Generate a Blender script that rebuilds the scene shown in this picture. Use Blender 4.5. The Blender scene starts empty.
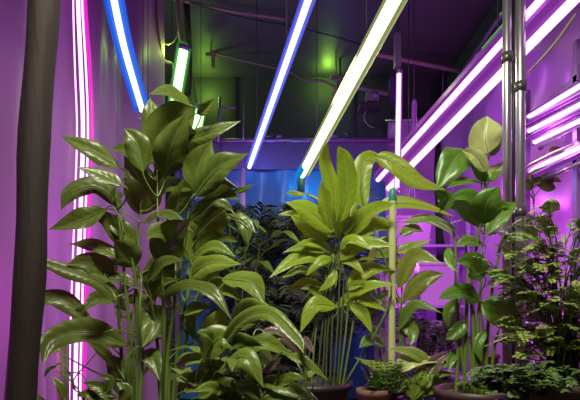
import bpy, math, random
from mathutils import Vector as V, noise
S = bpy.context.scene
COL = S.collection
F, CX, HY, ZC = 480.0, 290.0, 320.0, 0.75     # focal (px), horizon row, eye height

def P(x, y, d):
    return V(((x - CX) / F * d, d, ZC + (HY - y) / F * d))
def PZ(x, y, z):
    return P(x, y, F * (z - ZC) / (HY - y))

# ------------------------------------------------------------------ materials
def nmat(name):
    m = bpy.data.materials.new(name); m.use_nodes = True
    nt = m.node_tree; b = nt.nodes['Principled BSDF']
    return m, nt, b
def N(nt, t, **kw):
    n = nt.nodes.new(t)
    for k, v in kw.items(): setattr(n, k, v)
    return n
def math_(nt, op, a, b=None):
    n = N(nt, 'ShaderNodeMath', operation=op)
    for i, x in enumerate((a, b)):
        if x is None: continue
        if isinstance(x, (int, float)): n.inputs[i].default_value = x
        else: nt.links.new(x, n.inputs[i])
    return n.outputs[0]
def plain(name, col, rough=.5, metal=0, var=.25, scale=8, bump=0, bscale=40, stretch=(1, 1, 1), spec=.5):
    m, nt, b = nmat(name)
    tc = N(nt, 'ShaderNodeTexCoord'); mp = N(nt, 'ShaderNodeMapping'); mp.inputs['Scale'].default_value = stretch
    nt.links.new(tc.outputs['Object'], mp.inputs[0])
    nz = N(nt, 'ShaderNodeTexNoise'); nz.inputs['Scale'].default_value = scale; nz.inputs['Detail'].default_value = 5
    nt.links.new(mp.outputs[0], nz.inputs['Vector'])
    r = N(nt, 'ShaderNodeMix', data_type='RGBA')
    r.inputs[6].default_value = (*[c * (1 - var) for c in col], 1); r.inputs[7].default_value = (*[min(1, c * (1 + var)) for c in col], 1)
    nt.links.new(nz.outputs['Fac'], r.inputs[0]); nt.links.new(r.outputs[2], b.inputs['Base Color'])
    b.inputs['Roughness'].default_value = rough; b.inputs['Metallic'].default_value = metal
    b.inputs['Specular IOR Level'].default_value = spec
    if bump:
        n2 = N(nt, 'ShaderNodeTexNoise'); n2.inputs['Scale'].default_value = bscale
        nt.links.new(mp.outputs[0], n2.inputs['Vector'])
        bp = N(nt, 'ShaderNodeBump'); bp.inputs['Strength'].default_value = bump; bp.inputs['Distance'].default_value = .02
        nt.links.new(n2.outputs['Fac'], bp.inputs['Height']); nt.links.new(bp.outputs[0], b.inputs['Normal'])
    return m
def emis(name, col, st):
    m, nt, b = nmat(name)
    b.inputs['Base Color'].default_value = (*[min(1, c) * .12 for c in col], 1)
    b.inputs['Emission Color'].default_value = (*col, 1); b.inputs['Emission Strength'].default_value = st
    b.inputs['Roughness'].default_value = .3
    return m
def leafmat(name, c1, c2, vein, rough=.34, trans=.22, freq=5.5, bump=.11):
    m, nt, b = nmat(name)
    uv = N(nt, 'ShaderNodeUVMap'); sp = N(nt, 'ShaderNodeSeparateXYZ'); nt.links.new(uv.outputs[0], sp.inputs[0])
    u, v = sp.outputs[0], sp.outputs[1]
    av = math_(nt, 'ABSOLUTE', v)
    ph = math_(nt, 'SUBTRACT', math_(nt, 'MULTIPLY', u, freq * 3.0), math_(nt, 'MULTIPLY', math_(nt, 'POWER', av, .8), 9.0))
    sn = math_(nt, 'MULTIPLY_ADD' if False else 'SINE', ph)
    s01 = math_(nt, 'ADD', math_(nt, 'MULTIPLY', sn, .5), .5)
    ms = N(nt, 'ShaderNodeMapRange'); ms.inputs[1].default_value = .03; ms.inputs[2].default_value = .1
    ms.inputs[3].default_value = 1; ms.inputs[4].default_value = 0; nt.links.new(av, ms.inputs[0])
    oi = N(nt, 'ShaderNodeObjectInfo'); tc = N(nt, 'ShaderNodeTexCoord')
    nz = N(nt, 'ShaderNodeTexNoise'); nz.inputs['Scale'].default_value = 14; nt.links.new(tc.outputs['Object'], nz.inputs['Vector'])
    f = math_(nt, 'ADD', math_(nt, 'MULTIPLY', oi.outputs['Random'], .6), math_(nt, 'MULTIPLY', nz.outputs['Fac'], .45))
    mx = N(nt, 'ShaderNodeMix', data_type='RGBA'); mx.inputs[6].default_value = (*c1, 1); mx.inputs[7].default_value = (*c2, 1)
    nt.links.new(f, mx.inputs[0])
    m2 = N(nt, 'ShaderNodeMix', data_type='RGBA', blend_type='MIX'); m2.inputs[7].default_value = (*vein, 1)
    nt.links.new(mx.outputs[2], m2.inputs[6])
    fv = math_(nt, 'ADD', math_(nt, 'MULTIPLY', s01, .07), math_(nt, 'MULTIPLY', ms.outputs[0], .55))
    nt.links.new(fv, m2.inputs[0])
    ge = N(nt, 'ShaderNodeNewGeometry'); m3 = N(nt, 'ShaderNodeMix', data_type='RGBA'); m3.inputs[7].default_value = (*[min(1, c * 1.35 + .05) for c in c2], 1)
    nt.links.new(m2.outputs[2], m3.inputs[6]); nt.links.new(math_(nt, 'MULTIPLY', ge.outputs['Backfacing'], .7), m3.inputs[0])
    m2 = m3
    nt.links.new(m2.outputs[2], b.inputs['Base Color'])
    b.inputs['Roughness'].default_value = rough; b.inputs['Specular IOR Level'].default_value = .42
    bp = N(nt, 'ShaderNodeBump'); bp.inputs['Strength'].default_value = bump; bp.inputs['Distance'].default_value = .004
    hh = math_(nt, 'SUBTRACT', s01, math_(nt, 'MULTIPLY', ms.outputs[0], 1.2))
    nt.links.new(hh, bp.inputs['Height']); nt.links.new(bp.outputs[0], b.inputs['Normal'])
    tr = N(nt, 'ShaderNodeBsdfTranslucent'); nt.links.new(m2.outputs[2], tr.inputs[0])
    ms_ = N(nt, 'ShaderNodeMixShader'); ms_.inputs[0].default_value = trans
    nt.links.new(b.outputs[0], ms_.inputs[1]); nt.links.new(tr.outputs[0], ms_.inputs[2])
    nt.links.new(ms_.outputs[0], nt.nodes['Material Output'].inputs[0])
    return m

M = {}
M['leafA'] = leafmat('olive_leaf', (.062, .092, .012), (.125, .175, .022), (.30, .34, .13))
M['leafB'] = leafmat('fresh_leaf', (.10, .16, .016), (.20, .28, .03), (.42, .48, .18))
M['leafC'] = leafmat('lime_leaf', (.16, .27, .010), (.31, .44, .022), (.6, .68, .2), trans=.3)
M['leafR'] = leafmat('round_leaf', (.055, .14, .010), (.12, .25, .02), (.38, .48, .18))
M['leafP'] = leafmat('pale_leaf', (.36, .42, .12), (.48, .54, .2), (.8, .82, .5))
M['leafD'] = leafmat('purplish_leaf', (.10, .07, .06), (.2, .12, .10), (.3, .22, .2))
M['stem'] = plain('green_stem', (.11, .18, .025), .35, var=.3, scale=20, stretch=(1, 1, .2))
M['stemD'] = plain('dark_stem', (.05, .08, .02), .45, var=.3, scale=20)
M['fern'] = plain('fern_green', (.10, .17, .04), .5, var=.5, scale=12)
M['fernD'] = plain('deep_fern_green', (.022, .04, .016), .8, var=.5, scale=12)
M['moss'] = plain('parsley_green', (.12, .22, .03), .55, var=.5, scale=30)
M['film'] = plain('violet_plastic_film', (.36, .17, .42), .42, var=.08, scale=2, bump=.15, bscale=5, stretch=(3, 3, .5))
M['filmR'] = plain('glossy_violet_film', (.50, .22, .60), .28, var=.12, scale=2.5, bump=.3, bscale=3)
M['ceil'] = plain('dark_ceiling_paint', (.10, .10, .092), .5, var=.15, scale=1.2, bump=.1, bscale=2)
M['backw'] = plain('dark_wall_paint', (.07, .068, .078), .6, var=.2, scale=1.5)
M['blue'] = plain('blue_tarpaulin', (.05, .20, .42), .35, var=.35, scale=1.2, bump=.3, bscale=4, stretch=(2, 2, .4))
M['band'] = plain('violet_board', (.12, .07, .24), .5, var=.2, scale=3)
M['floor'] = plain('concrete', (.14, .12, .13), .6, var=.3, scale=4, bump=.2)
M['steel'] = plain('galvanised_steel', (.55, .54, .55), .28, metal=.85, var=.12, scale=6, stretch=(1, 1, .1))
M['dsteel'] = plain('dark_steel', (.12, .12, .11), .35, metal=.6, var=.2)
M['brown'] = plain('dark_brown_sleeve', (.03, .018, .015), .75, var=.3, scale=3, bump=.3, bscale=14, stretch=(3, 3, .4))
M['rust'] = plain('weathered_pipe', (.42, .34, .28), .55, metal=.2, var=.35, scale=14)
M['cable'] = plain('tan_cable', (.30, .27, .17), .5)
M['dcable'] = plain('dark_cable', (.05, .055, .05), .5)
M['box'] = plain('grey_plastic', (.3, .28, .27), .45)
M['pot'] = plain('dark_pot', (.018, .015, .014), .5, var=.3)
M['terra'] = plain('terracotta', (.17, .085, .055), .7, var=.25, scale=20)
M['brownpot'] = plain('brown_pot', (.06, .035, .025), .5, var=.2)
M['soil'] = plain('potting_soil', (.05, .035, .025), .95, var=.5, scale=60, bump=1, bscale=90)
M['wood'] = plain('bench_wood', (.16, .11, .07), .6, var=.3, scale=6, stretch=(1, 8, 1))
M['bin'] = plain('violet_plastic', (.45, .22, .55), .25, var=.1, scale=5)
M['stake'] = plain('yellow_green_cane', (.46, .52, .20), .16, var=.2, scale=6, stretch=(1, 1, .2))
M['housing'] = plain('white_aluminium_channel', (.6, .6, .55), .35, metal=.3, var=.1)
M['violethousing'] = plain('violet_tinted_channel', (.36, .2, .5), .25, metal=.4, var=.15)
E = {
 'white_pink': emis('pinkish_white_led', (1, .42, 1), 2.8),
 'magenta': emis('magenta_led', (1, .02, .7), .85),
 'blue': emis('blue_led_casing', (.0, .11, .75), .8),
 'cool': emis('cool_white_led', (.55, .66, 1), 2.4),
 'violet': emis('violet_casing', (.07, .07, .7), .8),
 'warm': emis('yellow_white_led', (1, 1, .55), 3.2),
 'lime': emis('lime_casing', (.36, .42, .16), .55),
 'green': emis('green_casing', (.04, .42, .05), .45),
 'greencore': emis('green_white_led', (.5, 1, .42), 2.6),
 'purple': emis('purple_white_led', (.9, .42, 1), 2.4),
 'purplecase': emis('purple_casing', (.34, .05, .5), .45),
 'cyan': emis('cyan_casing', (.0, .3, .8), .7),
}

# ------------------------------------------------------------------ mesh building
class MB:
    def __init__(s): s.v = []; s.f = []; s.mi = []; s.uv = {}; s.mats = []
    def mat(s, m):
        if m not in s.mats: s.mats.append(m)
        return s.mats.index(m)
    def add(s, vs, fs, m, uvs=None):
        o = len(s.v); s.v += [V(v) for v in vs]; k = s.mat(m)
        for f in fs: s.f.append([o + i for i in f]); s.mi.append(k)
        if uvs:
            for i, u in enumerate(uvs): s.uv[o + i] = u
    def box(s, c, d, m):
        x, y, z = [q / 2 for q in d]; c = V(c)
        vs = [c + V((a * x, b * y, e * z)) for a in (-1, 1) for b in (-1, 1) for e in (-1, 1)]
        s.add(vs, [(0, 1, 3, 2), (4, 6, 7, 5), (0, 4, 5, 1), (2, 3, 7, 6), (0, 2, 6, 4), (1, 5, 7, 3)], m)
    def tube(s, pts, r, m, n=8, cap=True):
        pts = [V(p) for p in pts]; K = len(pts)
        rs = r if isinstance(r, (list, tuple)) else [r] * K
        vs = []; up = None
        for i, p in enumerate(pts):
            t = (pts[min(i + 1, K - 1)] - pts[max(i - 1, 0)]).normalized()
            if up is None: up = t.orthogonal().normalized()
            a = (up - t * up.dot(t))
            if a.length < 1e-5: a = t.orthogonal()
            a.normalize(); up = a; b = t.cross(a)
            for j in range(n):
                an = 2 * math.pi * j / n
                vs.append(p + (a * math.cos(an) + b * math.sin(an)) * rs[i])
        fs = [(i * n + j, i * n + (j + 1) % n, (i + 1) * n + (j + 1) % n, (i + 1) * n + j) for i in range(K - 1) for j in range(n)]
        if cap: fs += [tuple(range(n))[::-1], tuple((K - 1) * n + j for j in range(n))]
        s.add(vs, fs, m)
    def lathe(s, c, prof, m, n=32):
        c = V(c); vs = []; K = len(prof)
        for r, z in prof:
            for j in range(n):
                a = 2 * math.pi * j / n; vs.append(c + V((r * math.cos(a), r * math.sin(a), z)))
        fs = [(i * n + j, i * n + (j + 1) % n, (i + 1) * n + (j + 1) % n, (i + 1) * n + j) for i in range(K - 1) for j in range(n)]
        s.add(vs, fs, m)
    def build(s, name, parent=None, smooth=True, loc=None):
        me = bpy.data.meshes.new(name)
        off = V(parent['_o']) if parent is not None and '_o' in parent else (V(loc) if loc is not None else V((0, 0, 0)))
        me.from_pydata([v - off for v in s.v], [], s.f)
        for m in s.mats: me.materials.append(m)
        me.polygons.foreach_set('material_index', s.mi)
        me.polygons.foreach_set('use_smooth', [smooth] * len(s.f))
        if s.uv:
            l = me.uv_layers.new(name='UVMap')
            for lp in me.loops: l.data[lp.index].uv = s.uv.get(lp.vertex_index, (0, 0.5))
        me.update()
        o = bpy.data.objects.new(name, me); COL.objects.link(o)
        if parent is not None: o.parent = parent
        elif loc is not None: o.location = loc
        return o
def tag(o, label, cat, group=None, kind=None):
    o['label'] = label
    if cat: o['category'] = cat
    if group: o['group'] = group
    if kind: o['kind'] = kind
    return o
def thing(name, loc, label, cat, group=None):
    o = bpy.data.objects.new(name, None); COL.objects.link(o); o.location = loc; o['_o'] = list(loc); o.empty_display_size = .05
    return tag(o, label, cat, group)
def sub(name, parent, mb, smooth=True):
    """child of a mesh part; the part sits at its parent's origin"""
    root = parent.parent
    me_o = mb.build(name, root, smooth); me_o.parent = parent
    return me_o
def cr(pts, n):
    """Catmull-Rom through pts, n samples"""
    pts = [V(p) for p in pts]
    if len(pts) == 2: return [pts[0].lerp(pts[1], i / (n - 1)) for i in range(n)]
    q = [pts[0] * 2 - pts[1]] + pts + [pts[-1] * 2 - pts[-2]]; K = len(pts) - 1; out = []
    for i in range(n):
        t = i / (n - 1) * K; k = min(int(t), K - 1); t -= k
        a, b, c, d = q[k:k + 4]
        out.append(.5 * ((2 * b) + (c - a) * t + (2 * a - 5 * b + 4 * c - d) * t * t + (3 * b - 3 * c + d - a) * t ** 3))
    return out

# ------------------------------------------------------------------ setting
def structure(name, mb, smooth=False):
    o = mb.build(name, smooth=smooth); o['kind'] = 'structure'; return o
XL, XR, YB, YF, ZT = -1.42, 1.55, 4.75, -0.9, 3.15
w = MB(); w.box(((XL + XR) / 2, (YB + YF) / 2, -.05), (XR - XL + .2, YB - YF + .2, .1), M['floor']); structure('floor', w)
w = MB(); w.box(((XL + XR) / 2, (YB + YF) / 2, ZT + .05), (XR - XL + .2, YB - YF + .2, .1), M['ceil']); structure('ceiling', w)
w = MB(); w.box(((XL + XR) / 2, YB + .05, ZT / 2), (XR - XL, .1, ZT), M['backw'])
structure('wall_back', w)
w = MB(); w.box((XL - .05, (YB + YF) / 2, ZT / 2), (.1, YB - YF, ZT), M['backw']); structure('wall_left', w)
w = MB(); w.box((XR + .05, (YB + YF) / 2, ZT / 2), (.1, YB - YF, ZT), M['backw']); structure('wall_right', w)
w = MB(); w.box(((XL + XR) / 2, YF - .05, ZT / 2), (XR - XL, .1, ZT), M['backw']); structure('wall_front', w)
w = MB()
for x in (-.55, .62, 1.45 - .05):
    w.box((x, YB - .012, ZT / 2 + .4), (.03, .024, ZT - .8 - .01), M['dsteel'])
structure('trim_1', w)

def curtain(name, fx, u0, u1, z0, z1, mat, label, cat, axis='y', nu=150, nz=30, hem=True):
    t = thing(name, ((fx(u0, z0), u0, 0) if axis == 'y' else (u0, fx(u0, z0), 0)), label, cat)
    mb = MB(); vs = []; th = .004
    for s_ in (0, 1):
        for i in range(nu + 1):
            u = u0 + (u1 - u0) * i / nu
            for j in range(nz + 1):
                z = z0 + (z1 - z0) * j / nz; q = fx(u, z) + s_ * th
                vs.append((q, u, z) if axis == 'y' else (u, q, z))
    A = (nu + 1) * (nz + 1); fs = []
    for i in range(nu):
        for j in range(nz):
            a = i * (nz + 1) + j; f = (a, a + 1, a + nz + 2, a + nz + 1); fs += [f, tuple(A + k for k in f[::-1])]
    mb.add(vs, fs, mat); mb.build('sheet', t)
    r = MB()
    pts = [((fx(u0, z1), u, z1 + .015) if axis == 'y' else (u, fx(u, z1), z1 + .015)) for u in (u0 - .03, u1 + .03)]
    r.tube(pts, .014, M['steel'], 10); r.build('rail', t)
    return t
def fl(y, z):
    return -1.235 + .28 * max(0, min(1, (y - 2.55) / .95)) ** 1.3 + .035 * math.sin(y * 9 + .4 * z) + .014 * math.sin(y * 27 + 1.3 * math.sin(z * 1.1)) + .02 * noise.noise(V((y * 2, z * .5, 3)))
curtain('wall_curtain', fl, .75, 3.5, .03, 3.11, M['film'], 'pleated violet plastic curtain hanging along the left wall behind the pink strip light', 'curtain')
def fr(y, z):
    return 1.44 + .03 * math.sin(y * 7 + z * 1.5) + .07 * noise.noise(V((y * 1.7, z * 1.7, 9))) + .03 * noise.noise(V((y * 4, z * 5, 1)))
curtain('wall_curtain', fr, 1.7, 4.5, .03, 2.75, M['filmR'], 'crumpled glossy violet plastic sheet hanging along the right wall behind the rack of tubes', 'curtain')
def fb(x, z):
    return 4.5 + .03 * math.sin(x * 11 + z * 2) + .1 * noise.noise(V((x * 2.2, z * 2.2, 5)))
curtain('hanging_sheet', fb, .93, 1.36, .03, 2.62, M['filmR'], 'violet plastic sheet hanging across the far right corner behind the round-leaved plant', 'curtain', axis='x', nu=60)

# blue partition across the back
t = thing('partition_screen', (0, 4.4, 0), 'blue partition screen with violet header and cluttered top rail before the dark back wall', 'partition')
mb = MB()
n = 90; vs = []
for s_ in (0, 1):
    for i in range(n + 1):
        x = -1.05 + 1.95 * i / n
        for j in range(21):
            z = .03 + 2.09 * j / 20
            vs.append((x, 4.4 + .025 * math.sin(x * 16 + math.sin(z * 2)) + s_ * .012, z))
A = (n + 1) * 21; fs = []
for i in range(n):
    for j in range(20):
        a = i * 21 + j; f = (a, a + 21, a + 22, a + 1); fs += [f, tuple(A + k for k in f[::-1])]
mb.add(vs, fs, M['blue']); mb.build('tarpaulin', t)
mb = MB(); mb.box((-.075, 4.4, 2.24), (1.95, .07, .24), M['band']); mb.build('header_board', t, False)
mb = MB(); mb.tube([(-1.05, 4.38, 2.385), (.95, 4.38, 2.385)], .022, M['violethousing'], 10); mb.build('top_rail', t)
for x in (-1.02, -.42, .3, .88):
    mb = MB(); mb.box((x, 4.345, 1.06), (.035, .035, 2.12), M['violethousing']); mb.build('post', t, False)
random.seed(3)
for k, (x, wd, h, ma) in enumerate([(-.28, .05, .05, 'box'), (-.2, .09, .04, 'dsteel'), (-.1, .05, .035, 'violethousing'), (.38, .1, .03, 'box'), (.52, .05, .05, 'dsteel')]):
    mb = MB(); mb.tube([(x - wd / 2, 4.38, 2.407 + h / 2), (x + wd / 2, 4.38, 2.407 + h / 2)], [h / 2, h / 2 * .8], M[ma], 10)
    o = mb.build('small_canister', loc=None)
    tag(o, ['leftmost small grey canister on the top rail of the blue screen', 'small dark canister second from the left on the screen top rail',
            'small violet canister on the screen rail beside the centre tube light', 'thin grey canister on the screen rail right of the lime tube light',
            'small dark canister at the right on the screen top rail'][k], 'canister')
# thin violet frame above the screen
mb = MB(); mb.tube([P(218, 142, 4.3), P(220, 97, 4.3)], .012, M['violethousing']); mb.tube([P(219, 107, 4.3), P(236, 108, 4.3)], .008, M['violethousing'])
mb.tube([P(243, 141, 4.3), P(244, 104, 4.3)], .005, M['violethousing'])
mb.tube([P(218, 142, 4.3), P(219, 400, 4.3)], .012, M['violethousing']); mb.tube([P(218, 142, 4.3), P(243, 141, 4.3)], .008, M['violethousing'])
tag(mb.build('frame_bracket'), 'thin violet metal frame rising above the blue screen near the centre tube', 'frame')

# ------------------------------------------------------------------ lamps
def tube_light(name, pts, r, core, case, label, group=None, case_r=1.7, back=(0, 0, .6), segs=None, housing=None, cords=True):
    pts = [V(p) for p in pts]
    t = thing(name, pts[-1], label, 'tube light', group)
    L = cr(pts, 14) if len(pts) > 2 else [pts[0].lerp(pts[1], i / 13) for i in range(14)]
    mb = MB(); mb.tube(L, r, core, 12); mb.build('lamp_tube', t)
    d = V(back) * r * 1.4
    if case:
        mb = MB()
        tt = (L[-1] - L[0]).normalized(); n_ = 10
        c1 = [p + d for p in L]
        # half-round channel that cups the tube
        vs = []; b = V(back).normalized(); side = tt.cross(b).normalized()
        for th in (case_r, case_r * .86):
            for p in L:
                for j in range(n_ + 1):
                    a = math.pi * j / n_
                    vs.append(p + (side * math.cos(a) * th + b * (math.sin(a) * th * .8)) * r)
        A = len(L) * (n_ + 1); fs = []
        for i in range(len(L) - 1):
            for j in range(n_):
                a = i * (n_ + 1) + j; f = (a, a + 1, a + n_ + 2, a + n_ + 1); fs += [f, tuple(A + k for k in f[::-1])]
            for j in (0, n_):
                a = i * (n_ + 1) + j; fs.append((a, a + n_ + 1, A + a + n_ + 1, A + a))
        mb.add(vs, fs, case); mb.build('channel', t)
    for e, q in ((L[0], L[1]), (L[-1], L[-2])):
        dd = (e - q).normalized()
        mb = MB(); mb.tube([e - dd * .012, e + dd * .02], r * 1.25, housing or M['violethousing'], 12); mb.build('end_cap', t)
    return t
def hang(t, pts):
    """hanging wires of a lamp up to the ceiling"""
    for p in pts:
        mb = MB(); mb.tube([p, (p[0], p[1], ZT)], .0025, M['dcable'], 5); mb.build('hanging_wire', t)
D = lambda a, b, k: V(a).lerp(V(b), k)
# centre blue/white tube
a, b = P(318, -28, 1.85), P(249, 168, 3.6)
t = tube_light('tube_light', [a, b], .014, E['cool'], E['violet'], 'sloping blue-violet tube light at the centre, left of the wide yellow-white one', case_r=2.3); hang(t, [D(a, b, .3), D(a, b, .8)])
# violet tail of it
# yellow white fixture, two tubes
a, b = P(409, -28, 1.85), P(301, 176, 3.6)
t = thing('tube_light', b, 'wide sloping yellow-white tube light in a lime channel, the brightest one overhead', 'tube light')
sx = V((1, .0, 0))
L = [a.lerp(b, i / 13) for i in range(14)]
mb = MB(); mb.tube(L, .027, E['warm'], 12); mb.build('lamp_tube', t)
mb = MB(); mb.tube([p + V((.040, 0, .012)) for p in L], .010, E['lime'], 10); mb.build('side_rail', t)
vs = []
for p in L:
    for q in ((-.036, -.012), (-.040, -.008), (-.028, .034), (.045, .038), (.056, -.002), (.052, -.008), (.04, .028), (-.024, .026)): vs.append(p + V((q[0], 0, q[1])))
mb = MB(); mb.add(vs, [(i * 8 + j, i * 8 + (j + 1) % 8, (i + 1) * 8 + (j + 1) % 8, (i + 1) * 8 + j) for i in range(13) for j in range(8)] + [tuple(range(8)), tuple(13 * 8 + j for j in range(8))], E['lime'])
mb.build('channel', t, False)
mb = MB(); e = (b - a).normalized(); mb.tube([b - e * .16 + V((-.02, 0, .0)), b + e * .01 + V((-.02, 0, 0))], .026, E['cyan'], 12); mb.build('end_sleeve', t)
mb = MB(); mb.tube([b, b + V((0, .0, -.12))], .028, plain('green_grip', (.02, .2, .12), .4), 12); mb.build('end_grip', t)
hang(t, [D(a, b, .25) + V((0, 0, .03)), D(a, b, .75) + V((0, 0, .03))])
# right purple double fixture
a, b = P(592, -30, 1.85), P(385, 186, 3.6)
t = thing('tube_light', b, 'long sloping purple twin tube light running behind the steel poles on the right', 'tube light')
L = [a.lerp(b, i / 13) for i in range(14)]
for o_ in (V((-.055, 0, .045)), V((.025, 0, -.02))):
    mb = MB(); mb.tube([p + o_ for p in L], .021 if o_.x > 0 else .017, E['purple'], 12); mb.build('lamp_tube', t)
vs = []
for p in L:
    for q in ((-.085, .04), (-.08, .075), (.0, .05), (.06, .01), (.055, -.03), (.02, -.005), (-.02, .015), (-.06, .02)): vs.append(p + V((q[0], .0, q[1] + .02)))
mb = MB(); mb.add(vs, [(i * 8 + j, i * 8 + (j + 1) % 8, (i + 1) * 8 + (j + 1) % 8, (i + 1) * 8 + j) for i in range(13) for j in range(8)] + [tuple(range(8)), tuple(13 * 8 + j for j in range(8))], E['purplecase'])
mb.build('channel', t, False)
mb = MB(); e = (b - a).normalized()
mb.tube([a + V((-.1, 0, .07)), D(a, b, .28) + V((-.1, 0, .07))], .006, E['green'], 8); mb.build('green_edge_strip', t)
hang(t, [D(a, b, .3) + V((0, 0, .05)), D(a, b, .8) + V((0, 0, .05))])
# blue casing tube at the left
q = [P(110, -22, 2.0), P(118, 20, 2.15), P(127, 58, 2.35), P(143, 113, 2.6)]
t = tube_light('tube_light', q, .015, E['cool'], E['blue'], 'curved white tube light in a bright blue casing beside the left curtain', case_r=3.0); hang(t, [q[1], q[3]])
q = [P(141, 119, 2.62), P(148, 122, 2.62), P(147, 158, 2.62), P(145, 182, 2.62)]
t = tube_light('tube_light', q, .012, E['purple'], E['violet'], 'short violet tube light hanging below the blue one behind the tall plant', case_r=1.9, back=(1, 0, .1)); hang(t, [q[1]])
# pink strip: several strands down the curtain
t = thing('strip_light', P(76, 400, 2.55) * 1.0, 'long vertical pink and magenta strip light hanging down the left curtain', 'strip light')
def strand(off, r, m, nm, y0=3.1):
    q = []
    for (px, py) in ((78 + off * .7, -60), (78 + off * .8, 0), (81 + off, 70), (83 + off, 130), (81 + off, 200), (78 + off, 280), (76 + off, 350), (75 + off, 425)): q.append(P(px, py, 2.5))
    q += [V((q[-1].x, 2.5, .02))]
    mb = MB(); mb.tube(cr(q, 40), r, m, 10); mb.build(nm, t)
strand(0, .010, E['white_pink'], 'light_strand'); strand(-6, .004, E['white_pink'], 'light_strand'); strand(9, .009, E['magenta'], 'magenta_strand'); strand(5, .005, E['white_pink'], 'light_strand')
mb = MB(); mb.box(P(79, -70, 2.5), (.12, .05, .05), M['box']); mb.build('ceiling_clip', t, False)
mb = MB(); mb.tube([P(79, -65, 2.5), (P(79, -65, 2.5).x, 2.5, ZT)], .004, M['dcable']); mb.build('hanging_wire', t)
# green tubes at the left back
t = tube_light('tube_light', [P(184, 48, 3.4), P(176, 96, 3.5), P(172, 122, 3.55)], .032, E['greencore'], E['green'], 'short green tube light hanging from the conduit above the tall plant', 'green', case_r=1.75); hang(t, [P(184, 48, 3.4)])
t = tube_light('tube_light', [P(201, 108, 3.3), P(193, 148, 3.4)], .03, E['greencore'], E['green'], 'shorter green-white tube light half hidden behind the top leaf of the tall plant', 'green', case_r=1.5); hang(t, [P(201, 108, 3.3)])
t = tube_light('tube_light', [P(172, 150, 3.0), P(158, 190, 3.0)], .02, E['greencore'], E['green'], 'green-white tube light glimpsed between the upper leaves of the tall plant', case_r=1.5); hang(t, [P(172, 150, 3.0)])
for o in COL.objects:
    if o.get('group') == 'green': del o['group']
# vertical purple tubes by the stake
t = tube_light('tube_light', [P(399, 72, 3.1), P(397, 190, 3.1)], .014, E['purple'], E['purplecase'], 'vertical purple-white tube light above the green cane stake', case_r=1.8, back=(.8, .6, 0)); hang(t, [P(399, 72, 3.1)])
t = tube_light('tube_light', [P(414, 103, 3.3), P(412, 200, 3.3)], .012, E['purplecase'], M['violethousing'], 'dim vertical violet tube light just right of the white vertical one', case_r=1.8, back=(.8, .6, 0)); hang(t, [P(414, 103, 3.3)])
mb = MB(); p = P(398, 68, 3.08); mb.box((p.x, p.y + .02, p.z + .12), (.04, .04, .22), M['violethousing'])
mb.tube([p + V((0, .02, .2)), (p.x, p.y + .02, ZT)], .004, M['dcable'])
tag(mb.build('lamp_driver', smooth=False), 'slim violet driver box above the vertical purple-white tube', 'lamp driver')
# rack of tubes on the right wall
rk = thing('light_rack', (1.3, 2.4, 0), 'steel wall rack carrying the bundle of purple tubes at the right edge', 'rack')
for yy in (2.15, 2.62):
    mb = MB(); mb.box((1.29, yy, 1.0), (.03, .03, 2.0), M['violethousing']); mb.build('upright', rk, False)
for zz in (1.47, 1.83):
    mb = MB(); mb.box((1.29, 2.38, zz), (.03, .5, .03), M['violethousing']); mb.build('crossbar', rk, False)
rt = [((576, 88), (528, 117), 1), ((578, 97), (526, 124), 0), ((578, 105), (528, 131), 1), ((578, 113), (531, 137), 0), ((576, 122), (534, 142), 1),
      ((577, 148), (524, 172), 1), ((577, 156), (526, 180), 0)]
wd = ['topmost', 'second from top', 'third from top', 'fourth from top', 'fifth from top', 'sixth from top', 'lowest']
for k, (p0, p1, lit) in enumerate(rt):
    d0 = 2.05 + .02 * (k % 3); ex = V(P(*p0, d0)); e2 = V(P(*p1, 2.5 + .02 * (k % 2)))
    ex2 = ex + (ex - e2) * .35
    tube_light('rack_tube_light', [ex2, e2], .013 if lit else .011, E['purple'] if lit else E['purplecase'], M['violethousing'], 'purple rack tube light at the right edge, ' + wd[k] + ' of the bundle', None, case_r=1.6)
for k, (p0, p1) in enumerate([((577, 93), (527, 121)), ((577, 101), (529, 127)), ((578, 109), (533, 133)), ((577, 128), (540, 148)), ((577, 152), (530, 174)), ((577, 165), (535, 184))]):
    e1_, e2_ = P(*p0, 2.13 + .015 * (k % 2)), P(*p1, 2.5); t = thing('rack_conduit', e2_, 'thin steel conduit in the purple tube bundle at the right edge, ' + ['uppermost', 'second', 'third', 'fourth', 'fifth', 'lowest'][k] + ' of the six', 'conduit')
    mb = MB(); mb.tube([e1_ + (e1_ - e2_) * .25, e2_], .006 + .002 * (k % 3), M['steel'], 10); mb.build('conduit_tube', t)
    mb = MB(); dd = (e2_ - e1_).normalized(); mb.tube([e2_ - dd * .02, e2_ + dd * .004], .012, M['dsteel'], 10); mb.build('end_fitting', t)
# curved chrome tubes below bundle
mb = MB(); mb.tube(cr([P(525, 180, 2.4), P(528, 168, 2.35), P(545, 158, 2.25), P(580, 143, 2.1)], 16), .012, M['steel'], 10)
tag(mb.build('bent_conduit'), 'bent steel conduit curving under the purple tube bundle at the right edge', 'conduit')

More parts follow.
